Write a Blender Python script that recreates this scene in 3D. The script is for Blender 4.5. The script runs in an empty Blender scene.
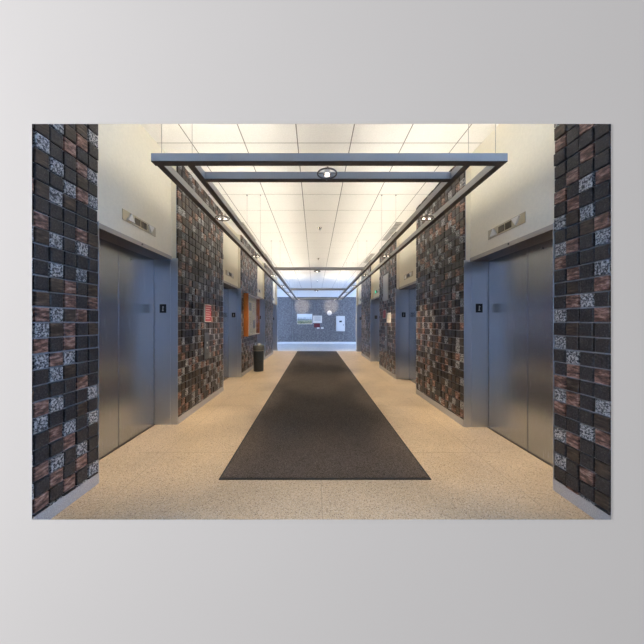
import bpy, bmesh, math, random
from mathutils import Vector, Matrix
random.seed(11)
S = bpy.context.scene
C = S.collection
PI = math.pi

# ------------------------------------------------------------------ camera
F = 270.0; PX, PY = 315.0, 322.5; EYE = 1.32
cd = bpy.data.cameras.new('camera'); cam = bpy.data.objects.new('camera', cd); C.objects.link(cam)
cam.location = (0, 0, EYE); cam.rotation_euler = (PI/2, 0, 0)
cd.sensor_width = 36; cd.lens = 36*F/644; cd.shift_x = 7/644; cd.shift_y = 0.5/644
cd.clip_start = 0.01; cd.clip_end = 60
S.camera = cam

# ------------------------------------------------------------------ world, light levels, exposure
w = bpy.data.worlds.new('world'); S.world = w; w.use_nodes = True
w.node_tree.nodes['Background'].inputs[0].default_value = (0.96, 0.955, 0.97, 1)
w.node_tree.nodes['Background'].inputs[1].default_value = 0.50
S.view_settings.view_transform = 'Standard'; S.view_settings.look = 'None'
S.view_settings.exposure = 0.0; S.view_settings.gamma = 1
S.view_settings.use_curve_mapping = False
TUBE = 37.0                       # uplight tubes of the hanging frame
SPOT = 85.0                       # small spotlights
DAY_NEAR, DAY_FAR = 14.0, 4.8    # daylight panes at the ends of the two cross halls
def area(name, loc, target, size, power, col, sy=None):
    ld = bpy.data.lights.new(name, 'AREA'); ld.energy = power; ld.size = size; ld.color = col
    if sy: ld.shape = 'RECTANGLE'; ld.size_y = sy
    o = bpy.data.objects.new(name, ld); C.objects.link(o); o.location = loc
    o.rotation_euler = (Vector(target)-Vector(loc)).to_track_quat('-Z', 'Y').to_euler()
    return o
area('gallery_lamp', (-2.1, -0.9, 1.75), (-0.2, 0.43, 1.32), 0.5, 42, (1, 0.975, 0.965))

# ------------------------------------------------------------------ materials
def newmat(name):
    m = bpy.data.materials.new(name); m.use_nodes = True
    return m, m.node_tree, m.node_tree.nodes['Principled BSDF']
def mat(name, col, rough=0.6, metal=0.0, noise=0.0, nscale=30, emit=None, es=0, bump=0.0, spec=None, stretch=None):
    m, nt, b = newmat(name)
    b.inputs['Base Color'].default_value = (*col, 1); b.inputs['Roughness'].default_value = rough
    b.inputs['Metallic'].default_value = metal
    if spec is not None: b.inputs['Specular IOR Level'].default_value = spec
    if emit: b.inputs['Emission Color'].default_value = (*emit, 1); b.inputs['Emission Strength'].default_value = es
    if noise or bump:
        tc = nt.nodes.new('ShaderNodeTexCoord'); n = nt.nodes.new('ShaderNodeTexNoise')
        n.inputs['Scale'].default_value = nscale; n.inputs['Detail'].default_value = 6
        if stretch:
            mp = nt.nodes.new('ShaderNodeMapping'); mp.inputs['Scale'].default_value = stretch
            nt.links.new(tc.outputs['Object'], mp.inputs[0]); nt.links.new(mp.outputs[0], n.inputs['Vector'])
        else: nt.links.new(tc.outputs['Object'], n.inputs['Vector'])
        r = nt.nodes.new('ShaderNodeValToRGB')
        r.color_ramp.elements[0].position = 0.3; r.color_ramp.elements[1].position = 0.7
        r.color_ramp.elements[0].color = (*[c*(1-noise) for c in col], 1)
        r.color_ramp.elements[1].color = (*[min(1, c*(1+noise)) for c in col], 1)
        nt.links.new(n.outputs[0], r.inputs[0]); nt.links.new(r.outputs[0], b.inputs['Base Color'])
        if bump:
            bp = nt.nodes.new('ShaderNodeBump'); bp.inputs['Strength'].default_value = bump; bp.inputs['Distance'].default_value = 0.004
            nt.links.new(n.outputs[0], bp.inputs['Height']); nt.links.new(bp.outputs[0], b.inputs['Normal'])
    return m
def stone(name, stops, scale, rough, stretch=(1, 1, 1), kind='noise', detail=4, bump=0.15, spec=0.2):
    m, nt, b = newmat(name)
    tc = nt.nodes.new('ShaderNodeTexCoord'); mp = nt.nodes.new('ShaderNodeMapping'); mp.inputs['Scale'].default_value = stretch
    mp.inputs['Rotation'].default_value = (0.6, 0.2, 0.0) if stretch != (1, 1, 1) else (0, 0, 0)
    nt.links.new(tc.outputs['Object'], mp.inputs[0])
    if kind == 'noise':
        n = nt.nodes.new('ShaderNodeTexNoise'); n.inputs['Detail'].default_value = detail
        n.inputs['Roughness'].default_value = 0.65
    else:
        n = nt.nodes.new('ShaderNodeTexVoronoi')
    n.inputs['Scale'].default_value = scale
    nt.links.new(mp.outputs[0], n.inputs['Vector'])
    r = nt.nodes.new('ShaderNodeValToRGB'); el = r.color_ramp.elements
    if kind == 'voronoi':
        sep = nt.nodes.new('ShaderNodeSeparateColor'); nt.links.new(n.outputs['Color'], sep.inputs[0]); src = sep.outputs[0]
        r.color_ramp.interpolation = 'CONSTANT'
    else: src = n.outputs[0]
    el[0].position = stops[0][0]; el[0].color = (*stops[0][1], 1)
    el[1].position = stops[-1][0]; el[1].color = (*stops[-1][1], 1)
    for p, c in stops[1:-1]:
        e = el.new(p); e.color = (*c, 1)
    nt.links.new(src, r.inputs[0]); nt.links.new(r.outputs[0], b.inputs['Base Color'])
    b.inputs['Roughness'].default_value = rough; b.inputs['Specular IOR Level'].default_value = spec
    if bump:
        bp = nt.nodes.new('ShaderNodeBump'); bp.inputs['Strength'].default_value = bump; bp.inputs['Distance'].default_value = 0.003
        nt.links.new(src, bp.inputs['Height']); nt.links.new(bp.outputs[0], b.inputs['Normal'])
    return m

M = {}
M['gallery'] = mat('pale_grey_paint', (0.70, 0.695, 0.70), 0.9, noise=0.01, nscale=3)
M['cream'] = mat('cream_plaster', (0.80, 0.75, 0.62), 0.8, noise=0.03, nscale=40, bump=0.08)
M['white'] = mat('white_paint', (0.80, 0.80, 0.80), 0.8)
M['grout'] = mat('grey_grout', (0.27, 0.27, 0.28), 0.9, noise=0.15, nscale=60)
M['t_dark'] = stone('charcoal_granite', [(0.3, (0.015, 0.013, 0.013)), (0.55, (0.047, 0.041, 0.039)), (0.8, (0.13, 0.115, 0.11))], 90, 0.28, bump=0.1)
M['t_brown'] = stone('brown_granite', [(0.3, (0.018, 0.013, 0.010)), (0.55, (0.07, 0.05, 0.038)), (0.75, (0.16, 0.12, 0.09))], 14, 0.3, stretch=(1, 1, 4), bump=0.1)
M['t_pink'] = stone('pink_veined_granite', [(0.32, (0.03, 0.02, 0.018)), (0.46, (0.11, 0.06, 0.045)), (0.56, (0.27, 0.15, 0.115)), (0.68, (0.42, 0.31, 0.26))], 17, 0.3, stretch=(1, 1.0, 3.0), bump=0.1)
M['t_salt'] = stone('speckled_granite', [(0.40, (0.03, 0.03, 0.033)), (0.47, (0.11, 0.11, 0.115)), (0.53, (0.30, 0.30, 0.305)), (0.64, (0.50, 0.49, 0.47))], 75, 0.3, bump=0.1, detail=2)
M['base'] = stone('grey_terrazzo_base', [(0.3, (0.30, 0.285, 0.27)), (0.5, (0.42, 0.40, 0.38)), (0.7, (0.52, 0.50, 0.48))], 150, 0.4, bump=0)
M['terrazzo'] = None
def terrazzo(name, base, dark, light, rough):
    m, nt, b = newmat(name)
    tc = nt.nodes.new('ShaderNodeTexCoord')
    v = nt.nodes.new('ShaderNodeTexVoronoi'); v.inputs['Scale'].default_value = 190
    nt.links.new(tc.outputs['Object'], v.inputs['Vector'])
    sep = nt.nodes.new('ShaderNodeSeparateColor'); nt.links.new(v.outputs['Color'], sep.inputs[0])
    r = nt.nodes.new('ShaderNodeValToRGB'); r.color_ramp.interpolation = 'CONSTANT'; el = r.color_ramp.elements
    el[0].position = 0; el[0].color = (*dark, 1); el[1].position = 0.07; el[1].color = (*[a*0.8 for a in base], 1)
    for p, c in ((0.2, base), (0.62, [a*1.1 for a in base]), (0.86, light)):
        e = el.new(p); e.color = (*c, 1)
    nt.links.new(sep.outputs[0], r.inputs[0])
    n = nt.nodes.new('ShaderNodeTexNoise'); n.inputs['Scale'].default_value = 2.2; n.inputs['Detail'].default_value = 5
    nt.links.new(tc.outputs['Object'], n.inputs['Vector'])
    mr = nt.nodes.new('ShaderNodeMapRange'); mr.inputs[1].default_value = 0.3; mr.inputs[2].default_value = 0.7
    mr.inputs[3].default_value = 0.9; mr.inputs[4].default_value = 1.07; nt.links.new(n.outputs[0], mr.inputs[0])
    mx = nt.nodes.new('ShaderNodeVectorMath'); mx.operation = 'SCALE'
    nt.links.new(r.outputs[0], mx.inputs[0]); nt.links.new(mr.outputs[0], mx.inputs['Scale'])
    nt.links.new(mx.outputs[0], b.inputs['Base Color'])
    b.inputs['Roughness'].default_value = rough
    return m
M['terrazzo'] = terrazzo('beige_terrazzo', (0.54, 0.42, 0.28), (0.22, 0.15, 0.10), (0.66, 0.56, 0.42), 0.36)
M['terrazzo_pale'] = terrazzo('pale_terrazzo', (0.62, 0.62, 0.62), (0.4, 0.4, 0.42), (0.75, 0.75, 0.76), 0.3)
M['joint'] = mat('joint_strip', (0.36, 0.29, 0.20), 0.5)
M['steel'] = None
m, nt, b = newmat('brushed_steel')
b.inputs['Metallic'].default_value = 1; b.inputs['Roughness'].default_value = 0.3
tc = nt.nodes.new('ShaderNodeTexCoord'); mp = nt.nodes.new('ShaderNodeMapping'); mp.inputs['Scale'].default_value = (60, 60, 1.2)
n = nt.nodes.new('ShaderNodeTexNoise'); n.inputs['Scale'].default_value = 4; n.inputs['Detail'].default_value = 5
nt.links.new(tc.outputs['Object'], mp.inputs[0]); nt.links.new(mp.outputs[0], n.inputs['Vector'])
r = nt.nodes.new('ShaderNodeValToRGB'); r.color_ramp.elements[0].color = (0.42, 0.45, 0.505, 1); r.color_ramp.elements[1].color = (0.49, 0.525, 0.585, 1)
nt.links.new(n.outputs[0], r.inputs[0]); nt.links.new(r.outputs[0], b.inputs['Base Color'])
mr = nt.nodes.new('ShaderNodeMapRange'); mr.inputs[3].default_value = 0.25; mr.inputs[4].default_value = 0.285
b.inputs['Anisotropic'].default_value = 0.7; tg = nt.nodes.new('ShaderNodeTangent'); tg.direction_type = 'RADIAL'; tg.axis = 'Z'; nt.links.new(tg.outputs[0], b.inputs['Tangent'])
nt.links.new(n.outputs[0], mr.inputs[0]); nt.links.new(mr.outputs[0], b.inputs['Roughness'])
M['steel'] = m
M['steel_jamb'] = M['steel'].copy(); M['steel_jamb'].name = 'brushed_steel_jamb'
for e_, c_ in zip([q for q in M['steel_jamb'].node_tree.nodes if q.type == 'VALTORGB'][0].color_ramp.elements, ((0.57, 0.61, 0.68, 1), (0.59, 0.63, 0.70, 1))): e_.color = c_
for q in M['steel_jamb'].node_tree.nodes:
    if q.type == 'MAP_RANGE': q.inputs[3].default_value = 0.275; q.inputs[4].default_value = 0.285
M['steel_dark'] = mat('dark_bronze_trim', (0.16, 0.14, 0.13), 0.4, 0.8)
M['trim'] = mat('taupe_trim', (0.42, 0.38, 0.34), 0.45, 0.5)
M['bar'] = mat('satin_aluminium_bar', (0.41, 0.40, 0.38), 0.42, 0.5)
M['bar_shade'] = mat('shaded_bar_underside', (0.075, 0.055, 0.042), 0.55, 0.2)  # underside shade of the bars put into a dark colour
M['wire'] = mat('thin_steel_wire', (0.3, 0.3, 0.3), 0.5, 0.6)
M['tube'] = mat('lit_fluorescent_tube', (1, 1, 1), 0.5, emit=(1.0, 0.94, 0.82), es=TUBE)
M['bulb'] = mat('lit_halogen_bulb', (1, 1, 1), 0.4, emit=(1.0, 0.86, 0.70), es=6)
M['chrome'] = mat('chrome', (0.7, 0.68, 0.66), 0.15, 1)
M['ring'] = mat('dark_ring_metal', (0.16, 0.145, 0.13), 0.35, 0.7)
M['ctile'] = mat('ceiling_tile', (0.80, 0.78, 0.74), 0.9, noise=0.05, nscale=90, bump=0.2)
M['cgrid'] = mat('ceiling_grid', (0.20, 0.19, 0.17), 0.6)
M['vent'] = mat('vent_grille', (0.46, 0.45, 0.42), 0.6)
M['ventdark'] = mat('vent_void', (0.05, 0.05, 0.05), 0.8)
M['black'] = mat('black_plastic', (0.012, 0.013, 0.016), 0.35)
M['glyph'] = mat('pale_glyph', (0.6, 0.6, 0.6), 0.5)
M['plate'] = mat('brass_plate', (0.46, 0.41, 0.30), 0.35, 0.7)
M['arrow'] = mat('milky_lens', (0.72, 0.70, 0.66), 0.35)
M['arrow_on'] = mat('green_lit_lens', (0.1, 0.6, 0.4), 0.35, emit=(0.05, 0.9, 0.4), es=1.2)
M['display'] = mat('dark_display', (0.045, 0.03, 0.018), 0.25)
M['orange'] = mat('orange_oak', (0.42, 0.13, 0.025), 0.4, noise=0.2, nscale=8, stretch=(6, 6, 0.8))
M['cork'] = mat('pale_board', (0.70, 0.67, 0.52), 0.8, noise=0.08, nscale=50)
M['paper'] = mat('white_paper', (0.72, 0.70, 0.66), 0.8)
M['paper_tan'] = mat('tan_paper', (0.52, 0.44, 0.30), 0.8)
M['paper_blue'] = mat('blue_grey_paper', (0.30, 0.37, 0.42), 0.8)
M['ink'] = mat('grey_ink', (0.22, 0.22, 0.24), 0.8)
M['red'] = mat('red_sign_face', (0.30, 0.035, 0.055), 0.45)
M['maroon'] = mat('maroon_card', (0.14, 0.015, 0.025), 0.6)
M['bin'] = mat('charcoal_bin', (0.028, 0.038, 0.046), 0.4, noise=0.15, nscale=30)
M['binband'] = mat('grey_bin_collar', (0.10, 0.105, 0.10), 0.45)
M['frame_w'] = mat('window_frame_white', (0.7, 0.7, 0.7), 0.5)
M['sky_near'] = mat('daylight_pane', (0.5, 0.6, 0.8), 0.3, emit=(0.36, 0.58, 1.0), es=DAY_NEAR)
M['sky_right'] = mat('daylight_pane_right', (0.5, 0.6, 0.8), 0.3, emit=(0.36, 0.58, 1.0), es=DAY_NEAR*1.6)
M['sky_far'] = mat('daylight_pane_far', (0.5, 0.6, 0.8), 0.3, emit=(0.45, 0.63, 1.0), es=DAY_FAR)
# carpet
m, nt, b = newmat('dark_brown_ribbed_carpet')
tc = nt.nodes.new('ShaderNodeTexCoord')
n1 = nt.nodes.new('ShaderNodeTexNoise'); n1.inputs['Scale'].default_value = 160; n1.inputs['Detail'].default_value = 3
n2 = nt.nodes.new('ShaderNodeTexNoise'); n2.inputs['Scale'].default_value = 2.5; n2.inputs['Detail'].default_value = 6
for q in (n1, n2): nt.links.new(tc.outputs['Object'], q.inputs['Vector'])
ad = nt.nodes.new('ShaderNodeMath'); ad.operation = 'MULTIPLY_ADD'; ad.inputs[1].default_value = 0.08
nt.links.new(n2.outputs[0], ad.inputs[0]); nt.links.new(n1.outputs[0], ad.inputs[2])
r = nt.nodes.new('ShaderNodeValToRGB'); e = r.color_ramp.elements
e[0].position = 0.36; e[0].color = (0.022, 0.018, 0.016, 1); e[1].position = 0.74; e[1].color = (0.175, 0.145, 0.125, 1)
nt.links.new(ad.outputs[0], r.inputs[0]); nt.links.new(r.outputs[0], b.inputs['Base Color'])
bp = nt.nodes.new('ShaderNodeBump'); bp.inputs['Strength'].default_value = 0.5; bp.inputs['Distance'].default_value = 0.004
nt.links.new(n1.outputs[0], bp.inputs['Height']); nt.links.new(bp.outputs[0], b.inputs['Normal'])
b.inputs['Roughness'].default_value = 0.95; b.inputs['Specular IOR Level'].default_value = 0.15
M['carpet'] = m
M['carpet_edge'] = mat('black_rubber_edge', (0.015, 0.014, 0.014), 0.7)
M['farstone'] = stone('blue_grey_stone', [(0.35, (0.11, 0.11, 0.12)), (0.5, (0.17, 0.17, 0.18)), (0.65, (0.27, 0.27, 0.28))], 14, 0.5, bump=0.05, detail=8)
# glass
m, nt, b = newmat('thin_glass'); nt.nodes.remove(b)
g = nt.nodes.new('ShaderNodeBsdfGlossy'); g.inputs['Roughness'].default_value = 0.08
t = nt.nodes.new('ShaderNodeBsdfTransparent'); mx = nt.nodes.new('ShaderNodeMixShader'); mx.inputs[0].default_value = 0.12
nt.links.new(t.outputs[0], mx.inputs[1]); nt.links.new(g.outputs[0], mx.inputs[2]); nt.links.new(mx.outputs[0], nt.nodes['Material Output'].inputs[0])
M['glass'] = m
# landscape print
m, nt, b = newmat('landscape_print')
tc = nt.nodes.new('ShaderNodeTexCoord'); sp = nt.nodes.new('ShaderNodeSeparateXYZ'); nt.links.new(tc.outputs['Generated'], sp.inputs[0])
n = nt.nodes.new('ShaderNodeTexNoise'); n.inputs['Scale'].default_value = 7; n.inputs['Detail'].default_value = 3
nt.links.new(tc.outputs['Generated'], n.inputs['Vector'])
ad = nt.nodes.new('ShaderNodeMath'); ad.operation = 'MULTIPLY_ADD'; ad.inputs[1].default_value = 0.55
nt.links.new(n.outputs[0], ad.inputs[0]); nt.links.new(sp.outputs['Z'], ad.inputs[2])
r = nt.nodes.new('ShaderNodeValToRGB'); e = r.color_ramp.elements
e[0].position = 0.3; e[0].color = (0.5, 0.42, 0.28, 1); e[1].position = 1.1; e[1].color = (0.8, 0.85, 0.88, 1)
for p, c in ((0.42, (0.12, 0.16, 0.08)), (0.6, (0.42, 0.43, 0.30)), (0.72, (0.16, 0.2, 0.24)), (0.85, (0.62, 0.68, 0.72))):
    q = e.new(p); q.color = (*c, 1)
nt.links.new(ad.outputs[0], r.inputs[0]); nt.links.new(r.outputs[0], b.inputs['Base Color'])
M['landscape'] = m

# ------------------------------------------------------------------ mesh helpers
def box(bm, x0, x1, y0, y1, z0, z1, mi=0):
    vs = [bm.verts.new(p) for p in ((x0,y0,z0),(x1,y0,z0),(x1,y1,z0),(x0,y1,z0),(x0,y0,z1),(x1,y0,z1),(x1,y1,z1),(x0,y1,z1))]
    for f in ((0,3,2,1),(4,5,6,7),(0,1,5,4),(1,2,6,5),(2,3,7,6),(3,0,4,7)):
        fc = bm.faces.new([vs[i] for i in f]); fc.material_index = mi
def prism(bm, pts, y0, y1, mi=0):     # outline pts (x, z), extruded in y
    a = [bm.verts.new((x, y0, z)) for x, z in pts]; b_ = [bm.verts.new((x, y1, z)) for x, z in pts]
    fs = [bm.faces.new(a), bm.faces.new(b_[::-1])]
    for i in range(len(pts)):
        j = (i+1) % len(pts); fs.append(bm.faces.new((a[j], a[i], b_[i], b_[j])))
    for f in fs: f.material_index = mi
def cyl(bm, p0, p1, r0, r1=None, n=16, mi=0, caps=True):
    r1 = r0 if r1 is None else r1
    p0 = Vector(p0); p1 = Vector(p1); q = (p1-p0).to_track_quat('Z', 'Y')
    A = [bm.verts.new(p0 + q @ Vector((r0*math.cos(2*PI*i/n), r0*math.sin(2*PI*i/n), 0))) for i in range(n)]
    B = [bm.verts.new(p1 + q @ Vector((r1*math.cos(2*PI*i/n), r1*math.sin(2*PI*i/n), 0))) for i in range(n)]
    for i in range(n):
        f = bm.faces.new((A[i], A[(i+1)%n], B[(i+1)%n], B[i])); f.smooth = True; f.material_index = mi
    if caps:
        bm.faces.new(A[::-1]).material_index = mi; bm.faces.new(B).material_index = mi
def lathe(bm, prof, n=28, c=(0, 0, 0)):
    rings = []
    for r_, z in prof:
        rings.append([bm.verts.new((c[0]+r_*math.cos(2*PI*i/n), c[1]+r_*math.sin(2*PI*i/n), c[2]+z)) for i in range(n)])
    for a, b_ in zip(rings, rings[1:]):
        for i in range(n):
            f = bm.faces.new((a[i], a[(i+1)%n], b_[(i+1)%n], b_[i])); f.smooth = True
    bm.faces.new(rings[0][::-1]); bm.faces.new(rings[-1])
def torus(bm, c, R, r_, n=28, k=8):
    rings = []
    for i in range(n):
        a = 2*PI*i/n
        rings.append([bm.verts.new((c[0]+(R+r_*math.cos(2*PI*j/k))*math.cos(a), c[1]+(R+r_*math.cos(2*PI*j/k))*math.sin(a), c[2]+r_*math.sin(2*PI*j/k))) for j in range(k)])
    for i in range(n):
        for j in range(k):
            f = bm.faces.new((rings[i][j], rings[(i+1)%n][j], rings[(i+1)%n][(j+1)%k], rings[i][(j+1)%k])); f.smooth = True
def obj(name, bm, mats, parent=None, bevel=0):
    bmesh.ops.recalc_face_normals(bm, faces=bm.faces)
    me = bpy.data.meshes.new(name); bm.to_mesh(me); bm.free()
    for q in (mats if isinstance(mats, (list, tuple)) else [mats]): me.materials.append(q)
    o = bpy.data.objects.new(name, me); C.objects.link(o)
    if parent: o.parent = parent
    if bevel:
        md = o.modifiers.new('bevel', 'BEVEL'); md.width = bevel; md.segments = 2; md.limit_method = 'ANGLE'
    return o
def NB(): return bmesh.new()
def bobj(name, dims, mt, parent=None, bevel=0):
    bm = NB(); box(bm, *dims); return obj(name, bm, mt, parent, bevel)
def tag(o, label, cat, group=None):
    o['label'] = label; o['category'] = cat
    if group: o['group'] = group
    return o
def thing(name, label, cat, loc=(0, 0, 0), rz=0, group=None):
    o = bpy.data.objects.new(name, None); C.objects.link(o); o.location = loc; o.rotation_euler = (0, 0, rz)
    o.empty_display_size = 0.1
    return tag(o, label, cat, group)
def struct(o): o['kind'] = 'structure'; return o
def copy_tree(o, parent=None):
    c = o.copy(); C.objects.link(c); c.parent = parent
    for ch in list(o.children): copy_tree(ch, c)
    return c
def H(h): return EYE + h

# ------------------------------------------------------------------ layout
XL, XR = 1.784, 1.886             # tiled wall faces, left and right of the camera line
REC = 0.080; DOOR = 0.292         # recess of cream wall and of door leaves behind the tile face
WD = 1.285; P = 0.1016
CEIL = H(2.12)
LC = [2.8575, 5.8775, 8.9575, 12.0575]     # elevator centres along the left wall
RC = [2.7675, 5.6575, 8.5125, 11.60]
L_END, R_END = 12.78, 12.42
Y_BACK = 0.50; Y_OPEN = 1.60; Y_FAR = 16.8; XH = 4.6
TOPL, TOPR = H(0.835), H(0.79)

# ------------------------------------------------------------------ structure: gallery wall with the picture opening
D = 0.43
ox0, ox1 = (32-PX)*D/F, (611-PX)*D/F
oz0, oz1 = EYE+(PY-519.5)*D/F, EYE+(PY-124)*D/F
def gallery_wall():
    bm = NB(); sp = 0.095; yb = Y_BACK
    def ring(x0, x1, z0, z1, y): return [bm.verts.new(p) for p in ((x0,y,z0),(x1,y,z0),(x1,y,z1),(x0,y,z1))]
    fo = ring(-XH-.2, XH+.2, -0.1, CEIL+.1, D); fi = ring(ox0, ox1, oz0, oz1, D)
    bi = ring(ox0-sp, ox1+sp, oz0-sp, oz1+sp, yb); bo = ring(-XH-.2, XH+.2, -0.1, CEIL+.1, yb)
    for a, b_ in ((fo, fi), (fi, bi), (bi, bo), (bo, fo)):
        for i in range(4):
            j = (i+1) % 4; bm.faces.new((a[i], a[j], b_[j], b_[i]))
    return obj('wall_front', bm, M['gallery'])
struct(gallery_wall())
# thin lip round the opening
bm = NB(); t_ = 0.0022; d_ = 0.0035; q_ = (D-d_)/D*1.0005
def rect(x0, x1, z0, z1, y): return [bm.verts.new(p) for p in ((x0,y,z0),(x1,y,z0),(x1,y,z1),(x0,y,z1))]
e0 = rect(ox0, ox1, oz0, oz1, D-.0001)
e1 = rect(ox0*q_, ox1*q_, EYE+(oz0-EYE)*q_, EYE+(oz1-EYE)*q_, D-d_)
e2 = rect(ox0*q_-.0004, ox1*q_+.0004, EYE+(oz0-EYE)*q_-.0004, EYE+(oz1-EYE)*q_+.0004, D-d_)
e3 = rect(ox0-.0006, ox1+.0006, oz0-.0006, oz1+.0006, D-.0001)
for a, b_ in ((e0, e1), (e1, e2), (e2, e3), (e3, e0)):
    for i in range(4):
        j = (i+1) % 4; bm.faces.new((a[i], a[j], b_[j], b_[i]))
struct(obj('trim_1', bm, M['gallery']))

# floors
bm = NB(); box(bm, -XH, XH, Y_BACK, 12.45, -0.1, 0)
for x in (-1.52, 0.05, 1.62): box(bm, x-.002, x+.002, 1.0, 12.45, 0, 0.0006, 1)
for y in (1.2, 2.74, 4.28, 5.82, 7.36, 8.9, 10.44): box(bm, -XL, XR, y-.002, y+.002, 0, 0.0006, 1)
struct(obj('floor', bm, [M['terrazzo'], M['joint']]))
struct(bobj('floor', (-XH, XH, 12.45, Y_FAR+.1, -0.1, 0), M['terrazzo_pale']))

# ceiling with lay-in tiles and grid
bm = NB(); box(bm, -XH-.2, XH+.2, D, Y_FAR+.1, CEIL+.0025, CEIL+.1, 1)
gx = [-0.205+0.627*k for k in range(-7, 8)]; gy = [3.19+0.64*k for k in range(-4, 22)]
for a, b_ in zip(gx, gx[1:]):
    for c_, d2 in zip(gy, gy[1:]):
        g = 0.006
        y1 = min(d2-g, Y_FAR); x0 = max(a+g, -XH); x1 = min(b_-g, XH)
        if y1 > c_+g: box(bm, x0, x1, max(c_+g, Y_BACK), y1, CEIL, CEIL+.0024, 0)
struct(obj('ceiling', bm, [M['ctile'], M['cgrid']]))

# tiled piers
def tiled_wall(side, y0, y1, name, phase):
    s = -1 if side == 'left' else 1
    X = XL if side == 'left' else XR
    bm = NB()
    xa, xb = X+0.012, X+0.62
    def sx(a, b_): return (s*b_, s*a) if s < 0 else (a, b_)
    a0, a1 = sx(xa+.006, xb); box(bm, a0, a1, y0, y1, 0, CEIL, 0)
    a0, a1 = sx(xa, xa+.006); box(bm, a0, a1, y0+.001, y1-.001, 0, CEIL, 1)
    nrow = 34; g = 0.0052; last = {}
    ncol = int((y1-phase)/P)+2
    for c in range(-1, ncol):
        ya = phase + c*P
        ta, tb = max(ya, y0), min(ya+P, y1)
        if tb-ta < 0.02: continue
        ta += g*random.uniform(.6, 1.2) if ya >= y0 else 0.001; tb -= g*random.uniform(.6, 1.2) if ya+P <= y1 else 0.001
        for r_ in range(nrow):
            za, zb = r_*P+g*random.uniform(.6, 1.2), min((r_+1)*P-g*random.uniform(.6, 1.2), CEIL-.001)
            if zb < 0.095: continue
            if za < 0.088: za = 0.088
            d = random.uniform(0.016, 0.026)
            near = (last.get((c-1, r_)), last.get((c, r_-1)))
            for _ in range(3):
                k = random.random(); mi = 2 if k < .44 else 3 if k < .56 else 4 if k < .78 else 5
                if mi == 2 or mi not in near: break
            last[(c, r_)] = mi
            c1 = 0.0045
            jy, jz = random.uniform(-.0012, .0012), random.uniform(-.0012, .0012)
            bk = [(ta, za), (tb, za), (tb, zb), (ta, zb)]
            fr = [(ta+c1, za+c1), (tb-c1, za+c1), (tb-c1, zb-c1), (ta+c1, zb-c1)]
            V0 = [bm.verts.new((s*(X+.012), y, z)) for y, z in bk]
            V1 = [bm.verts.new((s*(X+.012-d+.003), y, z)) for y, z in bk]
            V2 = [bm.verts.new((s*(X+.012-d+jy*(1 if q in (1, 2) else -1)+jz*(1 if q > 1 else -1)), y, z)) for q, (y, z) in enumerate(fr)]
            for A, B in ((V0, V1), (V1, V2)):
                for i in range(4):
                    j = (i+1) % 4; bm.faces.new((A[i], A[j], B[j], B[i])).material_index = mi
            bm.faces.new(V2).material_index = mi
    return struct(obj(name, bm, [M['cream'], M['grout'], M['t_dark'], M['t_brown'], M['t_pink'], M['t_salt']]))
def runs(cs, y0, y1):
    e = [y0]
    for c in cs: e += [c-WD/2, c+WD/2]
    e.append(y1)
    return [(e[i], e[i+1]) for i in range(0, len(e), 2)]
for side, cs, X, end, top, s in (('left', LC, XL, L_END, TOPL, -1), ('right', RC, XR, R_END, TOPR, 1)):
    for k, (a, b_) in enumerate(runs(cs, Y_OPEN, end)):
        if b_-a > 0.2:
            tiled_wall(side, a, b_, 'wall_'+side, (b_-12*P) if k == 0 else a)
        else:
            xs = sorted((s*(X), s*(X+.62))); struct(bobj('wall_'+side, (xs[0], xs[1], a, b_, 0, CEIL), M['cream']))
        # terrazzo skirting
        xs = sorted((s*(X-.012), s*(X+.012))); struct(bobj('baseboard_'+side, (xs[0], xs[1], a, b_, 0, 0.090), M['base'], bevel=.003))
    for c in cs:
        xs = sorted((s*(X+REC), s*(X+.62)))
        struct(bobj('wall_'+side, (xs[0], xs[1], c-WD/2, c+WD/2, top, CEIL), M['cream']))
        xs = sorted((s*(X+.40), s*(X+.62)))
        struct(bobj('wall_'+side, (xs[0], xs[1], c-WD/2, c+WD/2, 0, top), M['ventdark']))
# cross halls: near (behind the frame) and far
for s, X, end, sd in ((-1, XL, L_END, 'left'), (1, XR, R_END, 'right')):
    xs = sorted((s*(X+.62), s*XH))
    struct(bobj('wall_'+sd, (xs[0], xs[1], Y_OPEN, Y_OPEN+.15, 0, CEIL), M['white']))
    struct(bobj('wall_'+sd, (xs[0], xs[1], end-.15, end, 0, CEIL), M['white']))
    xs = sorted((s*(X-.0), s*XH))
    struct(bobj('baseboard_'+sd, (xs[0], xs[1], end, end+.012, 0, 0.09), M['white']))
def window(n, s, y0, y1, pane):
    xs = sorted((s*XH, s*(XH+.08)))
    bm = NB()
    for d in ((y0, y1, 0, 0.35), (y0, y1, CEIL-.25, CEIL), (y0, y0+.08, .35, CEIL-.25), (y1-.08, y1, .35, CEIL-.25), ((y0+y1)/2-.02, (y0+y1)/2+.02, .35, CEIL-.25)):
        box(bm, xs[0], xs[1], d[0], d[1], d[2], d[3])
    o = struct(obj('window_%d' % n, bm, M['frame_w']))
    xp = sorted((s*(XH+.03), s*(XH+.05)))
    bobj('pane', (xp[0], xp[1], y0+.08, y1-.08, .35, CEIL-.25), pane, o)
window(1, -1, Y_BACK, Y_OPEN, M['sky_near']); window(2, 1, Y_BACK, Y_OPEN, M['sky_right'])
window(3, -1, L_END, Y_FAR, M['sky_far']); window(4, 1, R_END, Y_FAR, M['sky_far'])
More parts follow.
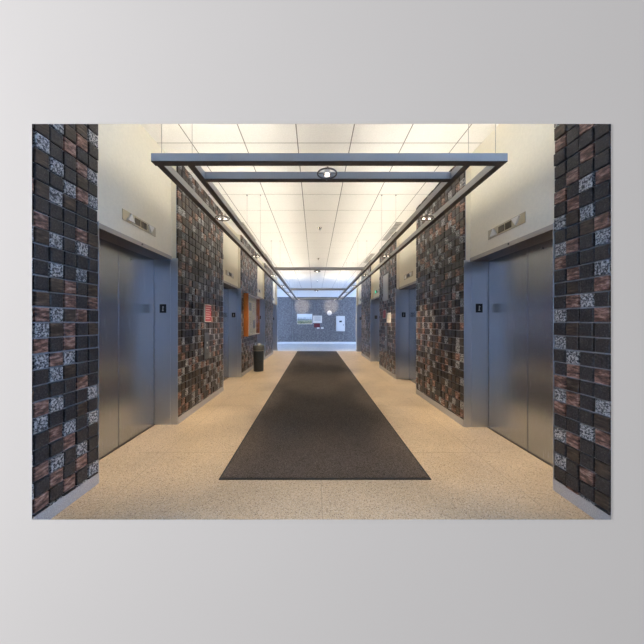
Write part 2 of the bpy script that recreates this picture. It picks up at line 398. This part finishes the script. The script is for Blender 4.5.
# far wall: stone slabs below a pale band
bm = NB(); zt = EYE+(PY-297)*Y_FAR/F
box(bm, -XH, XH, Y_FAR+.01, Y_FAR+.1, 0, zt, 1)
xs_ = [-XH, -2.8, -1.395, 0.19, 1.775, 3.2, XH]
for a, b_ in zip(xs_, xs_[1:]): box(bm, a+.008, b_-.008, Y_FAR, Y_FAR+.01, 0.1, zt, 0)
box(bm, -XH, XH, Y_FAR-.01, Y_FAR+.1, zt, CEIL, 2)
struct(obj('wall_back', bm, [M['farstone'], M['grout'], M['white']]))
struct(bobj('baseboard_back', (-XH, XH, Y_FAR-.015, Y_FAR, 0, .12), M['white']))

# ------------------------------------------------------------------ carpet runner
rn = thing('carpet_runner', 'long dark brown carpet runner laid down the middle of the beige floor', 'carpet', (0.08, 2.263, 0))
bobj('pile', (-0.872, 0.880, 0.02, 10.12, 0.001, 0.009), M['carpet'], rn)
bm = NB(); box(bm, -0.888, -0.872, 0, 10.14, 0.001, 0.006); box(bm, 0.880, 0.896, 0, 10.14, 0.001, 0.006)
box(bm, -0.872, 0.880, 0, 0.02, 0.001, 0.006); box(bm, -0.872, 0.880, 10.12, 10.14, 0.001, 0.006)
obj('rubber_edge', bm, M['carpet_edge'], rn)

# ------------------------------------------------------------------ elevator doors
def make_elevator(top, name='elevator_door'):
    t = thing(name, '', 'elevator door')
    hw = WD/2
    for s in (-1, 1):
        bm = NB()
        x = sorted((s*0.0018, s*(hw-.020))); box(bm, x[0], x[1], DOOR, DOOR+.03, 0.012, top-.022)
        x = sorted((s*0.0018, s*0.007)); box(bm, x[0], x[1], DOOR-.003, DOOR, 0.012, top-.022)
        o = obj('door_leaf', bm, M['steel'], t, bevel=.002)
        if s == 1:
            bm = NB(); cyl(bm, (0.19, DOOR, 2.03), (0.19, DOOR-.003, 2.03), 0.009)
            obj('key_hole', bm, M['black'], o)
    for s in (-1, 1):
        bm = NB()
        x = sorted((s*(hw-.012), s*(hw-.0005))); box(bm, x[0], x[1], REC+.006, DOOR+.03, 0, top-.022)
        x = sorted((s*(hw-.007), s*(hw-.0005))); box(bm, x[0], x[1], -.008, REC+.006, 0, top-.004)
        o = obj('jamb', bm, M['steel_jamb'], t, bevel=.0015)
        xp = s*(hw-.012)
        bm = NB(); x = sorted((xp, xp-s*.004)); box(bm, x[0], x[1], .137, .221, 1.445, 1.556)
        pl = obj('floor_number_plate', bm, M['black'], o); pl['label'] = 'black plate with the floor number 1'
        bm = NB(); x = sorted((xp-s*.004, xp-s*.0052)); box(bm, x[0], x[1], .174, .184, 1.475, 1.53)
        box(bm, x[0], x[1], .167, .191, 1.470, 1.477); box(bm, x[0], x[1], (.184 if s < 0 else .166), (.192 if s < 0 else .174), 1.514, 1.524)
        # raised figure and the tactile dots below
        obj('numeral', bm, M['glyph'], o)
    bm = NB(); box(bm, -hw+.0005, hw-.0005, REC-.006, DOOR+.03, top-.022, top-.0005)
    obj('header', bm, M['steel_dark'], t)
    bm = NB(); box(bm, -hw+.0005, hw-.0005, REC-.010, REC-.001, top-.022, top+.022)
    hd = obj('header_trim', bm, M['trim'], t)
    bm = NB(); cyl(bm, (0.04, REC-.010, top+.004), (0.04, REC-.014, top+.004), 0.010); obj('key_switch', bm, M['black'], hd)
    bm = NB(); box(bm, -hw+.012, hw-.012, DOOR-.012, DOOR+.03, 0.0005, 0.005); obj('sill', bm, M['steel_dark'], t)
    return t
ords = ['nearest', 'second', 'third', 'farthest']
for side, cs, X, top, rz in (('left', LC, -XL, TOPL, PI/2), ('right', RC, XR, TOPR, -PI/2)):
    proto = make_elevator(top)
    for k, c in enumerate(cs):
        o = proto if k == 0 else copy_tree(proto)
        o.location = (X, c, 0); o.rotation_euler = (0, 0, rz)
        tag(o, 'brushed steel elevator door in the %s wall, %s' % (side, ['nearest to the camera', 'second from the camera', 'third from the camera', 'farthest from the camera'][k]), 'elevator door', 'steel elevator doors along the lobby')

# ------------------------------------------------------------------ hall lanterns over the doors
def make_lantern(lit=False):
    t = thing('elevator_lantern', '', 'indicator light')
    bobj('plate', (-.27, .27, -.008, -.0005, -.052, .052), M['plate'], t, bevel=.002)
    bm = NB(); prism(bm, [(-.215, -.036), (-.115, -.036), (-.165, .040)], -.026, -.008)
    obj('up_arrow', bm, M['arrow_on'] if lit else M['arrow'], t)
    bm = NB(); prism(bm, [(.115, .036), (.165, -.040), (.215, .036)], -.026, -.008)
    obj('down_arrow', bm, M['arrow'], t)
    for x in (-.095, .008):
        d = bobj('display', (x, x+.088, -.0105, -.008, -.034, .034), M['display'], t)
    return t
lt = make_lantern()
for side, cs, x, z, rz in (('left', LC, -XL-REC, H(1.05), PI/2), ('right', RC, XR+REC, H(.985), -PI/2)):
    for k, c in enumerate(cs):
        if side == 'right' and k == 2:
            o = make_lantern(True)
        else: o = lt if (side == 'left' and k == 0) else copy_tree(lt)
        o.location = (x, c+.02, z); o.rotation_euler = (0, 0, rz)
        lab = 'brass elevator arrow indicator above the %s door in the %s wall' % (ords[k], side)
        if side == 'right' and k == 2: lab = 'elevator indicator with a green lit arrow above the third right-hand door'
        tag(o, lab, 'indicator light', 'direction indicators over the elevator doors')

# ------------------------------------------------------------------ hanging light frame
fr = thing('suspended_light_frame', 'long rectangular double-railed metal light frame hung on wires below the ceiling', 'ceiling light', (0, 0, 0))
zb, zt_ = H(1.148), H(1.204)
OXL, IXL, IXR, OXR = -1.155, -.93, 1.085, 1.320
bobj('front_bar', (-1.166, 1.370, 1.918, 1.975, zb, zt_), M['bar'], fr, bevel=.002)
bobj('end_bar', (-1.155, 1.358, 13.45, 13.50, zb, zt_), M['bar'], fr, bevel=.002)
for x in (OXL, IXL, IXR, OXR):
    bm = NB(); box(bm, x, x+.05, 1.976, 13.449, zb, zt_-.018)
    box(bm, x, x+.005, 1.976, 13.449, zt_-.018, zt_); box(bm, x+.045, x+.05, 1.976, 13.449, zt_-.018, zt_)
    obj('side_rail', bm, M['bar'], fr)
for y in (2.155, 5.87, 9.56, 13.25): bobj('cross_bar', (IXL+.051, IXR-.001, y, y+.05, zb, zt_), M['bar'], fr, bevel=.002)
for x in (OXL, IXL, IXR, OXR):
    for a in (2.0, 5.88, 9.72):
        bobj('light_tube', (x+.012, x+.038, a, a+3.7, zt_-.017, zt_-.004), M['tube'], fr)
for y in (1.945, 4.49, 7.0, 9.55, 12.1, 13.47):
    for x in (OXL+.050, IXL+.045, IXR+.02, OXR-.02):
        bm = NB(); xx = x if y < 2 or y > 13.4 else {0: OXL+.025, 1: IXL+.025, 2: IXR+.025, 3: OXR+.025}[[OXL+.050, IXL+.045, IXR+.02, OXR-.02].index(x)]
        cyl(bm, (xx, y, zt_), (xx, y, CEIL), .0016, n=6); cyl(bm, (xx, y, CEIL-.012), (xx, y, CEIL), .010, .012, n=10)
        obj('suspension_wire', bm, M['wire'], fr)
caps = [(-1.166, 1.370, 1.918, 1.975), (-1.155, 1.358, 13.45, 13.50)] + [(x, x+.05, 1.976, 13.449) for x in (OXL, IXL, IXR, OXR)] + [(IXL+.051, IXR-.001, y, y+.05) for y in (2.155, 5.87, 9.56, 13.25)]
for c_ in caps:  # dark strips added below bars and rails to paint in their underside shade
    o = bobj('underside_shade_strip', (*c_, zb-.003, zb-.0002), M['bar_shade'], fr); o['label'] = 'dark strip added as the shade under the bar'
def spot_fixture(x, y, z, span_axis, half, twin, aim=(0, 0, -1), gain=1):
    bm = NB(); torus(bm, (x, y, z), .072, .006)
    if span_axis == 'x':
        cyl(bm, (x-half, y, z), (x-.072, y, z), .005, n=8); cyl(bm, (x+.072, y, z), (x+half, y, z), .005, n=8)
    else:
        cyl(bm, (x, y-half, z), (x, y-.072, z), .005, n=8); cyl(bm, (x, y+.072, z), (x, y+half, z), .005, n=8)
    cyl(bm, (x-.070, y, z), (x+.070, y, z), .003, n=8)
    o = obj('spotlight_ring', bm, M['ring'], fr)
    for dx in ((-.03, .03) if twin else (0,)):
        r_ = .020 if twin else .030
        bm = NB(); cyl(bm, (x+dx, y, z+.045), (x+dx, y, z-.008), r_*.5, r_, n=20, caps=False); cyl(bm, (x+dx, y, z+.044), (x+dx, y, z+.047), r_*.5, n=20)
        obj('reflector', bm, M['chrome'], o)
        bm = NB(); cyl(bm, (x+dx, y, z-.001), (x+dx, y, z-.012), r_*.55, r_*.4, n=16); obj('bulb', bm, M['bulb'], o)
    ld = bpy.data.lights.new('spotlight_beam', 'SPOT'); ld.energy = SPOT*gain*(2 if twin else 1); ld.color = (1, .80, .56)
    ld.spot_size = math.radians(62 if gain == 1 else 19); ld.spot_blend = .8; ld.shadow_soft_size = .02
    lo = bpy.data.objects.new('spotlight_beam', ld); C.objects.link(lo); lo.parent = fr
    lo.location = (x, y, z-.02); lo.rotation_euler = Vector(aim).to_track_quat('-Z', 'Y').to_euler()
zm = H(1.147)
for y in (2.97, 4.65, 6.55, 8.5, 10.4, 12.25):
    spot_fixture(-1.0175, y, zm, 'x', .0865, True, (-.26, 0, -1)); spot_fixture(1.2275, y, zm, 'x', .0925, True, (.22, 0, -1))
spot_fixture(.093, 2.065, H(1.138), 'y', .090, False)
for y in (6.0, 9.7): spot_fixture(.05, y, H(1.138), 'y', .1, False)
for x in (-.80, 1.0):   # two spots aimed at the far wall
    spot_fixture(x, 13.375, H(1.138), 'y', .075, False, (0, 1, -.03), 6)

# ------------------------------------------------------------------ ceiling fittings
k = 0
for (x, y, sd) in ((-1.58, 5.7, 'left'), (1.78, 5.7, 'right'), (-1.58, 8.3, 'left'), (1.78, 8.3, 'right')):
    v = thing('ceiling_vent', 'slotted grey ceiling vent beside the %s wall, %s one of that side' % (sd, 'nearer' if y < 6 else 'farther'), 'vent', (x, y, CEIL), 0, 'slotted ceiling vents')
    bm = NB(); box(bm, -.07, -.058, 0, 1.25, -.012, 0); box(bm, .058, .07, 0, 1.25, -.012, 0); box(bm, -.058, .058, 0, .012, -.012, 0); box(bm, -.058, .058, 1.238, 1.25, -.012, 0)
    obj('frame', bm, M['vent'], v)
    bobj('backing', (-.058, .058, .012, 1.238, -.003, -.0005), M['ventdark'], v)
    bm = NB()
    for i in range(14): box(bm, -.058, .058, .04+i*.087, .04+i*.087+.045, -.010, -.004)
    obj('slats', bm, M['vent'], v)
for y, lab in ((6.04, 'nearest of the three ceiling sprinklers on the centre line'), (8.9, 'middle of the three ceiling sprinklers on the centre line'), (13.9, 'farthest ceiling sprinkler, over the cross hall')):
    sp_ = thing('sprinkler', lab, 'sprinkler', (.11, y, CEIL), 0, 'ceiling sprinklers')
    bm = NB(); lathe(bm, [(.045, -.001), (.045, -.006), (.02, -.010)]); obj('escutcheon', bm, M['chrome'], sp_)
    bm = NB(); lathe(bm, [(.009, -.008), (.009, -.045), (.026, -.047), (.026, -.050)], n=16); obj('head', bm, M['chrome'], sp_)

# ------------------------------------------------------------------ things on the left wall
def wall_loc(side, y, z, off=0.0145):
    return ((-XL+off) if side == 'left' else (XR-off), y, z)
RZ = {'left': PI/2, 'right': -PI/2}
t = thing('fire_notice', 'small red notice with white lines on the left tiled wall past the nearest door', 'sign', wall_loc('left', 4.42, H(.15)), RZ['left'])
bobj('backing', (-.13, .13, -.022, -.0005, -.14, .14), M['paper'], t)
bobj('red_face', (-.12, .125, -.024, -.022, -.13, .13), M['red'], t)
bm = NB()
for i in range(6): box(bm, -.10, .10-(.05 if i % 2 else 0), -.0255, -.024, .095-i*.037, .101-i*.037)
obj('white_lines', bm, M['paper'], t)
def call_panel(side, y, zc, w_, h_, lab):
    t = thing('call_button_panel', lab, 'call button', wall_loc(side, y, zc), RZ[side], 'elevator call panels')
    bobj('plate', (-w_/2, w_/2, -.010, -.0005, -h_/2, h_/2), M['steel_call'], t, bevel=.002)
    for z in (.05, -.03):
        bm = NB(); cyl(bm, (0, -.010, z), (0, -.016, z), .018, n=20); obj('button', bm, M['glyph'], t)
    bm = NB(); cyl(bm, (0, -.010, -h_/2+.08), (0, -.013, -h_/2+.08), .008, n=12); obj('key_hole', bm, M['black'], t)
M['steel_call'] = mat('dull_grey_steel', (0.16, 0.165, 0.17), 0.4, 0.8)
call_panel('left', 4.40, H(-.38), .20, .42, 'narrow grey elevator call panel under the red notice on the left wall')
call_panel('right', 7.08, H(-.42), .24, .66, 'tall grey elevator call panel below the white paper on the right wall')
bm = NB(); box(bm, -.03, .03, -.02, -.0005, -.035, .035)
o = obj('key_box', bm, M['black'], bevel=.003); o.location = wall_loc('left', 3.9, H(.235)); o.rotation_euler = (0, 0, RZ['left'])
tag(o, 'tiny black box fixed to the left tiled wall just past the nearest door', 'wall box')
# notice case
ncx = 7.39
nc = thing('notice_board_case', 'glass-fronted notice case with an orange wood frame above the bin', 'notice board', wall_loc('left', ncx, H(.19)), RZ['left'])
hw_, hh = .66, .50
bm = NB(); box(bm, -hw_, hw_, -.018, -.0005, -hh, hh); obj('backing_board', bm, M['cork'], nc)
bm = NB()
box(bm, -hw_-.04, -hw_, -.115, -.0005, -hh-.04, hh+.04); obj('side_panel', bm, M['orange'], nc, bevel=.003); bm = NB(); box(bm, hw_, hw_+.04, -.115, -.0005, -hh-.04, hh+.04)
obj('side_panel', bm, M['orange'], nc, bevel=.003); bm = NB()
box(bm, -hw_, hw_, -.115, -.0005, hh, hh+.03); obj('rail', bm, M['trim'], nc, bevel=.003); bm = NB(); box(bm, -hw_, hw_, -.115, -.0005, -hh-.03, -hh)
obj('rail', bm, M['trim'], nc, bevel=.003)
bm = NB(); box(bm, -hw_, hw_, -.100, -.096, -hh, hh); obj('glass', bm, M['glass'], nc)
labs = [(-.42, .22, .22, .30, 'paper', 'white sheet at the upper near corner of the notice case'),
        (-.10, .24, .30, .22, 'paper_blue', 'blue-grey poster at the top of the notice case'),
        (.30, .20, .24, .34, 'paper', 'white sheet at the upper far side of the notice case'),
        (-.40, -.20, .28, .30, 'paper_tan', 'tan sheet at the lower near corner of the notice case'),
        (-.02, -.16, .24, .34, 'paper', 'white sheet low in the middle of the notice case'),
        (.36, -.24, .26, .24, 'paper_blue', 'blue-grey sheet at the lower far corner of the notice case')]
for x, z, w_, h_, mm, lab in labs:
    t = thing('notice_sheet', lab, 'paper', wall_loc('left', ncx+x, H(.19)+z, .033), RZ['left'], 'sheets pinned in the notice case')
    bobj('sheet', (-w_/2, w_/2, -.0020, -.0005, -h_/2, h_/2), M[mm], t)
    bm = NB()
    for i in range(5): box(bm, -w_*.38, w_*random.uniform(.1, .38), -.0028, -.002, h_*.32-i*h_*.15, h_*.32-i*h_*.15+.012)
    obj('print_lines', bm, M['ink'], t)
# bin
bn = thing('litter_bin', 'round charcoal litter bin standing against the left wall under the notice case', 'bin', (-1.535, 7.35, 0))
bm = NB(); lathe(bm, [(.125, .001), (.133, .012), (.142, .56), (.142, .562)]); obj('body', bm, M['bin'], bn)
bm = NB(); lathe(bm, [(.146, .562), (.150, .57), (.152, .69), (.148, .70), (.12, .702)]); obj('lid', bm, M['binband'], bn)
bm = NB(); torus(bm, (0, 0, .562), .145, .006); obj('band', bm, M['trim'], bn)
bm = NB(); bmesh.ops.create_icosphere(bm, subdivisions=3, radius=.055)
for v in bm.verts: v.co *= 1+random.uniform(-.16, .16); v.co.z *= .42; v.co.x *= 1.3
o = obj('crumpled_paper', bm, M['paper']); o.location = (-1.50, 7.33, .726)
tag(o, 'crumpled white paper lying on top of the charcoal bin', 'paper')

# ------------------------------------------------------------------ things on the right wall
t = thing('paper_notice', 'white paper notice taped to the right tiled wall past the second door', 'paper', wall_loc('right', 6.85, H(.12)), RZ['right'])
bobj('sheet', (-.20, .20, -.004, -.0005, -.125, .125), M['paper'], t)
bm = NB()
for i in range(6): box(bm, -.15, .15-(.06 if i % 3 == 2 else 0), -.0048, -.004, .08-i*.032, .087-i*.032)
obj('print_lines', bm, M['paper_tan'], t)
t = thing('red_notice', 'small red notice above the call panel on the right wall', 'sign', wall_loc('right', 7.22, H(.24)), RZ['right'])
bobj('backing', (-.13, .13, -.012, -.0005, -.13, .10), M['paper'], t); bobj('red_face', (-.12, .12, -.014, -.012, -.12, .09), M['red'], t)
t = thing('directory_panel', 'tall glossy grey directory panel high on the right tiled wall past the second door', 'sign', wall_loc('right', 7.12, H(.92)), RZ['right'])
bobj('frame', (-.25, .25, -.014, -.0005, -.34, .34), M['bar'], t, bevel=.003)
bobj('face', (-.235, .235, -.016, -.014, -.325, .325), M['dir'] if 'dir' in M else M['bar'], t)

# ------------------------------------------------------------------ things on the far wall
def fw(px, py): return ((px-PX)*Y_FAR/F, EYE+(PY-py)*Y_FAR/F)
def flat(name, lab, cat, px0, py0, px1, py1, depth=.02):
    x0, z1 = fw(px0, py0); x1, z0 = fw(px1, py1)
    return thing(name, lab, cat, ((x0+x1)/2, Y_FAR-.0005, (z0+z1)/2)), (x1-x0)/2, (z1-z0)/2
t, a, b2 = flat('landscape_picture', 'wide framed landscape picture, leftmost item on the far wall', 'picture', 297, 313.8, 312.4, 324.2)
bobj('frame', (-a, a, -.025, -.0005, -b2, b2), M['paper'], t); bobj('print', (-a+.02, a-.02, -.028, -.025, -b2+.02, b2-.02), M['landscape'], t)
t, a, b2 = flat('notice_poster', 'white notice between the landscape picture and the clock on the far wall', 'poster', 313, 315.6, 322, 323)
bobj('sheet', (-a, a, -.015, -.0005, -b2, b2), M['paper'], t)
bm = NB()
for i in range(4): box(bm, -a*.7, a*.7, -.017, -.015, b2*.55-i*b2*.32, b2*.55-i*b2*.32+.02)
obj('print_lines', bm, M['ink'], t)
t, a, b2 = flat('maroon_sign', 'small maroon card below the white notice on the far wall', 'sign', 314, 323.2, 320, 327.4)
bobj('card', (-a, a, -.012, -.0005, -b2, b2), M['maroon'], t)
for px, lab in ((318.2, 'left of two tiny white cards below the maroon card'), (322.3, 'right of two tiny white cards below the maroon card')):
    x, z = fw(px, 328); o = bobj('small_card', (x-.08, x+.08, Y_FAR-.012, Y_FAR-.0005, z-.05, z+.05), M['paper']); tag(o, lab, 'sign', 'tiny white cards on the far wall')
t, a, b2 = flat('wall_clock', 'round pale clock on the far wall left of the white cabinet', 'clock', 327, 310.6, 331.8, 315.4)
bm = NB(); cyl(bm, (0, -.0005, 0), (0, -.04, 0), a, n=32); obj('case', bm, M['arrow'], t)
bm = NB(); cyl(bm, (0, -.04, 0), (0, -.043, 0), a*.86, n=32); obj('dial', bm, M['paper'], t)
bm = NB(); box(bm, -.004, .004, -.045, -.043, 0, a*.6); box(bm, 0, a*.45, -.045, -.043, -.004, .004); obj('hands', bm, M['ink'], t)
t, a, b2 = flat('wall_cabinet', 'white box-shaped cabinet mounted on the right of the far wall', 'cabinet', 336, 316, 344.6, 331.2)
bobj('body', (-a, a, -.16, -.0005, -b2, b2), M['frame_w'], t, bevel=.01)
bobj('door', (-a+.02, a-.02, -.170, -.16, -b2+.02, b2-.02), M['frame_w'], t, bevel=.004)
bobj('dark_window', (-.08, .08, -.173, -.170, .08, .18), M['black'], t)
bobj('latch', (.16, .20, -.18, -.170, -.12, -.04), M['ink'], t)
x, z = fw(339.5, 337)
o = bobj('socket_plate', (x-.04, x+.04, Y_FAR-.012, Y_FAR-.0005, z-.06, z+.06), M['ink']); tag(o, 'small dark socket plate on the far wall under the white cabinet', 'socket')
